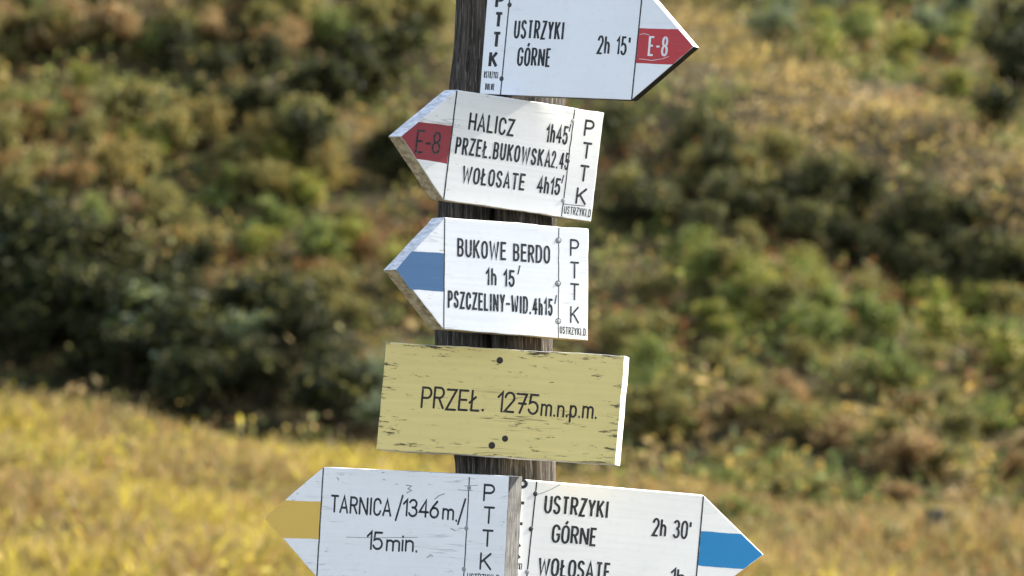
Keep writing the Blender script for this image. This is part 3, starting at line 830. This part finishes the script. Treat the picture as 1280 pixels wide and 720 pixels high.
# ---- lower left sign, ochre band
s5 = Board('direction_sign', (396, 722), (630, 733), (404.5, 583.9), -35, .031, 634,
           'white arrow board pointing left with an ochre yellow band, lettered TARNICA', 'sign', 'white arrow boards on the post', .066)
s5.lean = .06
s5.board([(396, 722), (630, 733), (636.3, 595.3), (404.5, 583.9), (330, 647)], board_paint('white_paint_scuffed', (.84, .84, .85), .8, .35, 5.9, (.22, .22, .22), half=(.156, .076)), PALE_EDGE, None, GREY_END, jag=.0002)
s5.band([(356, 625.1), (401.8, 627.2), (398.9, 674.2), (350.5, 672.1), (331, 647)], OCHRE)
s5.line((404.3, 584.6), (396.1, 721.5), 2.1, INK, wob=.0001)
s5.line((587.0, 596.2), (579.4, 729), 1.7, INK, wob=.0002)
s5.bolt((586.4, 609.7), 3.0, GREY_BOLT); s5.bolt((583, 660.4), 3.0, GREY_BOLT); s5.bolt((579.8, 711.4), 3.0, GREY_BOLT)
s5.text('TARNICA', (412.6, 640.3), (489, 646.4), 22.5, 2.9, INK, gap=.38)
s5.strokes([[(494.5, 650.2), (503.5, 619.8)]], 2.8, INK)
s5.text('1346', (502.5, 645.6), (548.4, 648.6), 22.8, 2.9, INK, gap=.24)
s5.text('m', (552.2, 649.8), (567.2, 651), 22.5, 2.8, INK); s5.strokes([[(570.3, 650.6), (570.4, 651.2)]], 2.8, INK); s5.strokes([[(572.4, 655.2), (581.8, 624)]], 2.8, INK)
s5.text('15', (457.4, 687.2), (478.5, 688.4), 24, 2.9, INK, gap=.25); s5.text('min.', (482, 688.6), (522.6, 690.6), 23, 2.9, INK, gap=.34)
for ch, x, yb, w in (('P', 603.6, 626.6, 14.4), ('T', 603.6, 654.6, 14), ('T', 601.8, 683.4, 14), ('K', 599, 712.2, 15)):
    s5.text(ch, (x, yb), (x + w, yb + w * .06), 22, 2.8, INK, jit=0)
s5.text('USTRZYKI D.', (583.5, 726.6), (626, 729), 10.5, 1.3, INK, gap=.34)
s5.strokes([[(573, 612.2), (579, 612.9), (590.5, 613.2)], [(580.5, 607.5), (597.5, 606.6)], [(573.5, 660.2), (582, 660.3)], [(433, 671.5), (470, 672.2), (522, 671.6)]], .8, GREY_BOLT, 'scratch')

s5.strokes([[(508, 606.5), (514.5, 607.5), (510, 611), (514.5, 613), (508.5, 616)], [(543.5, 623.8), (549, 619.5), (555.5, 617.2)], [(563.5, 660.6), (569, 663.5)], [(421.5, 596.8), (423.5, 600)], [(534, 697), (538, 693.5), (541, 695)]], 1.3, GREY_BOLT, 'scuff_mark')
# ---- lower right sign, bright blue band
s6 = Board('direction_sign', (625, 737), (867, 758), (637, 598.2), 32, .015, 634,
           'white arrow board pointing right with a bright blue band, low on the post', 'sign', 'white arrow boards on the post', .066)
s6.lean = .09
s6.board([(625, 737), (867, 758), (955, 693.4), (879.6, 619), (637, 598.2)], board_paint('white_paint_clean', (.80, .80, .78), .2, .1, 6.3, grain=.15), WHITE_EDGE)
s6.band([(876.4, 663.9), (926.5, 667.5), (953.6, 693.4), (929.5, 711.2), (872.6, 706.8)], BLUE_B)
s6.line((879.3, 620), (867.2, 757), 2.2, INK)
s6.line((671, 601.6), (656.6, 739), 2, INK)
s6.bolt((669.1, 617.3), 3.3, DARK_BOLT); s6.bolt((663.6, 661.1), 3.3, DARK_BOLT); s6.bolt((658.9, 714.9), 3.3, GREY_BOLT)
s6.text('USTRZYKI', (679.2, 642), (759.8, 649.4), 24.5, 3.8, INK, gap=.5, cap=False, jit=0)
s6.text('GÓRNE', (688.6, 678.8), (745.6, 683.8), 24.3, 3.8, INK, gap=.5, cap=False, jit=0)
s6.text('WOŁOSATE', (671.5, 719.6), (762.5, 727.4), 24.3, 3.8, INK, gap=.45, cap=False, jit=0)
s6.text('2h 30|', (814.2, 670.6), (863.2, 675.2), 24.2, 3.5, INK, gap=.45, cap=False, jit=0)
s6.text('1h', (836, 733), (856, 735), 24.2, 3.5, INK, gap=.45, cap=False, jit=0)
for ch, x, yb, h_ in (('P', 643.5, 618.5, 21), ('T', 640.5, 646.5, 21), ('T', 638.5, 672.5, 21), ('K', 636, 699.5, 22)):
    s6.text(ch, (x, yb), (x + 15, yb + 1), h_, 4.8, INK, cap=False, jit=0)
s6.text('USTRZYKI', (633, 711), (652, 712.6), 9, 1.2, INK, gap=.5, cap=False, jit=0)
s6.text('DOLNE', (634, 725), (648, 726.2), 8.6, 1.2, INK, gap=.5, cap=False, jit=0)
s6.strokes([[(671.5, 618), (680, 615.5), (690, 611), (700, 605.8)]], .9, GREY_BOLT, 'scratch')
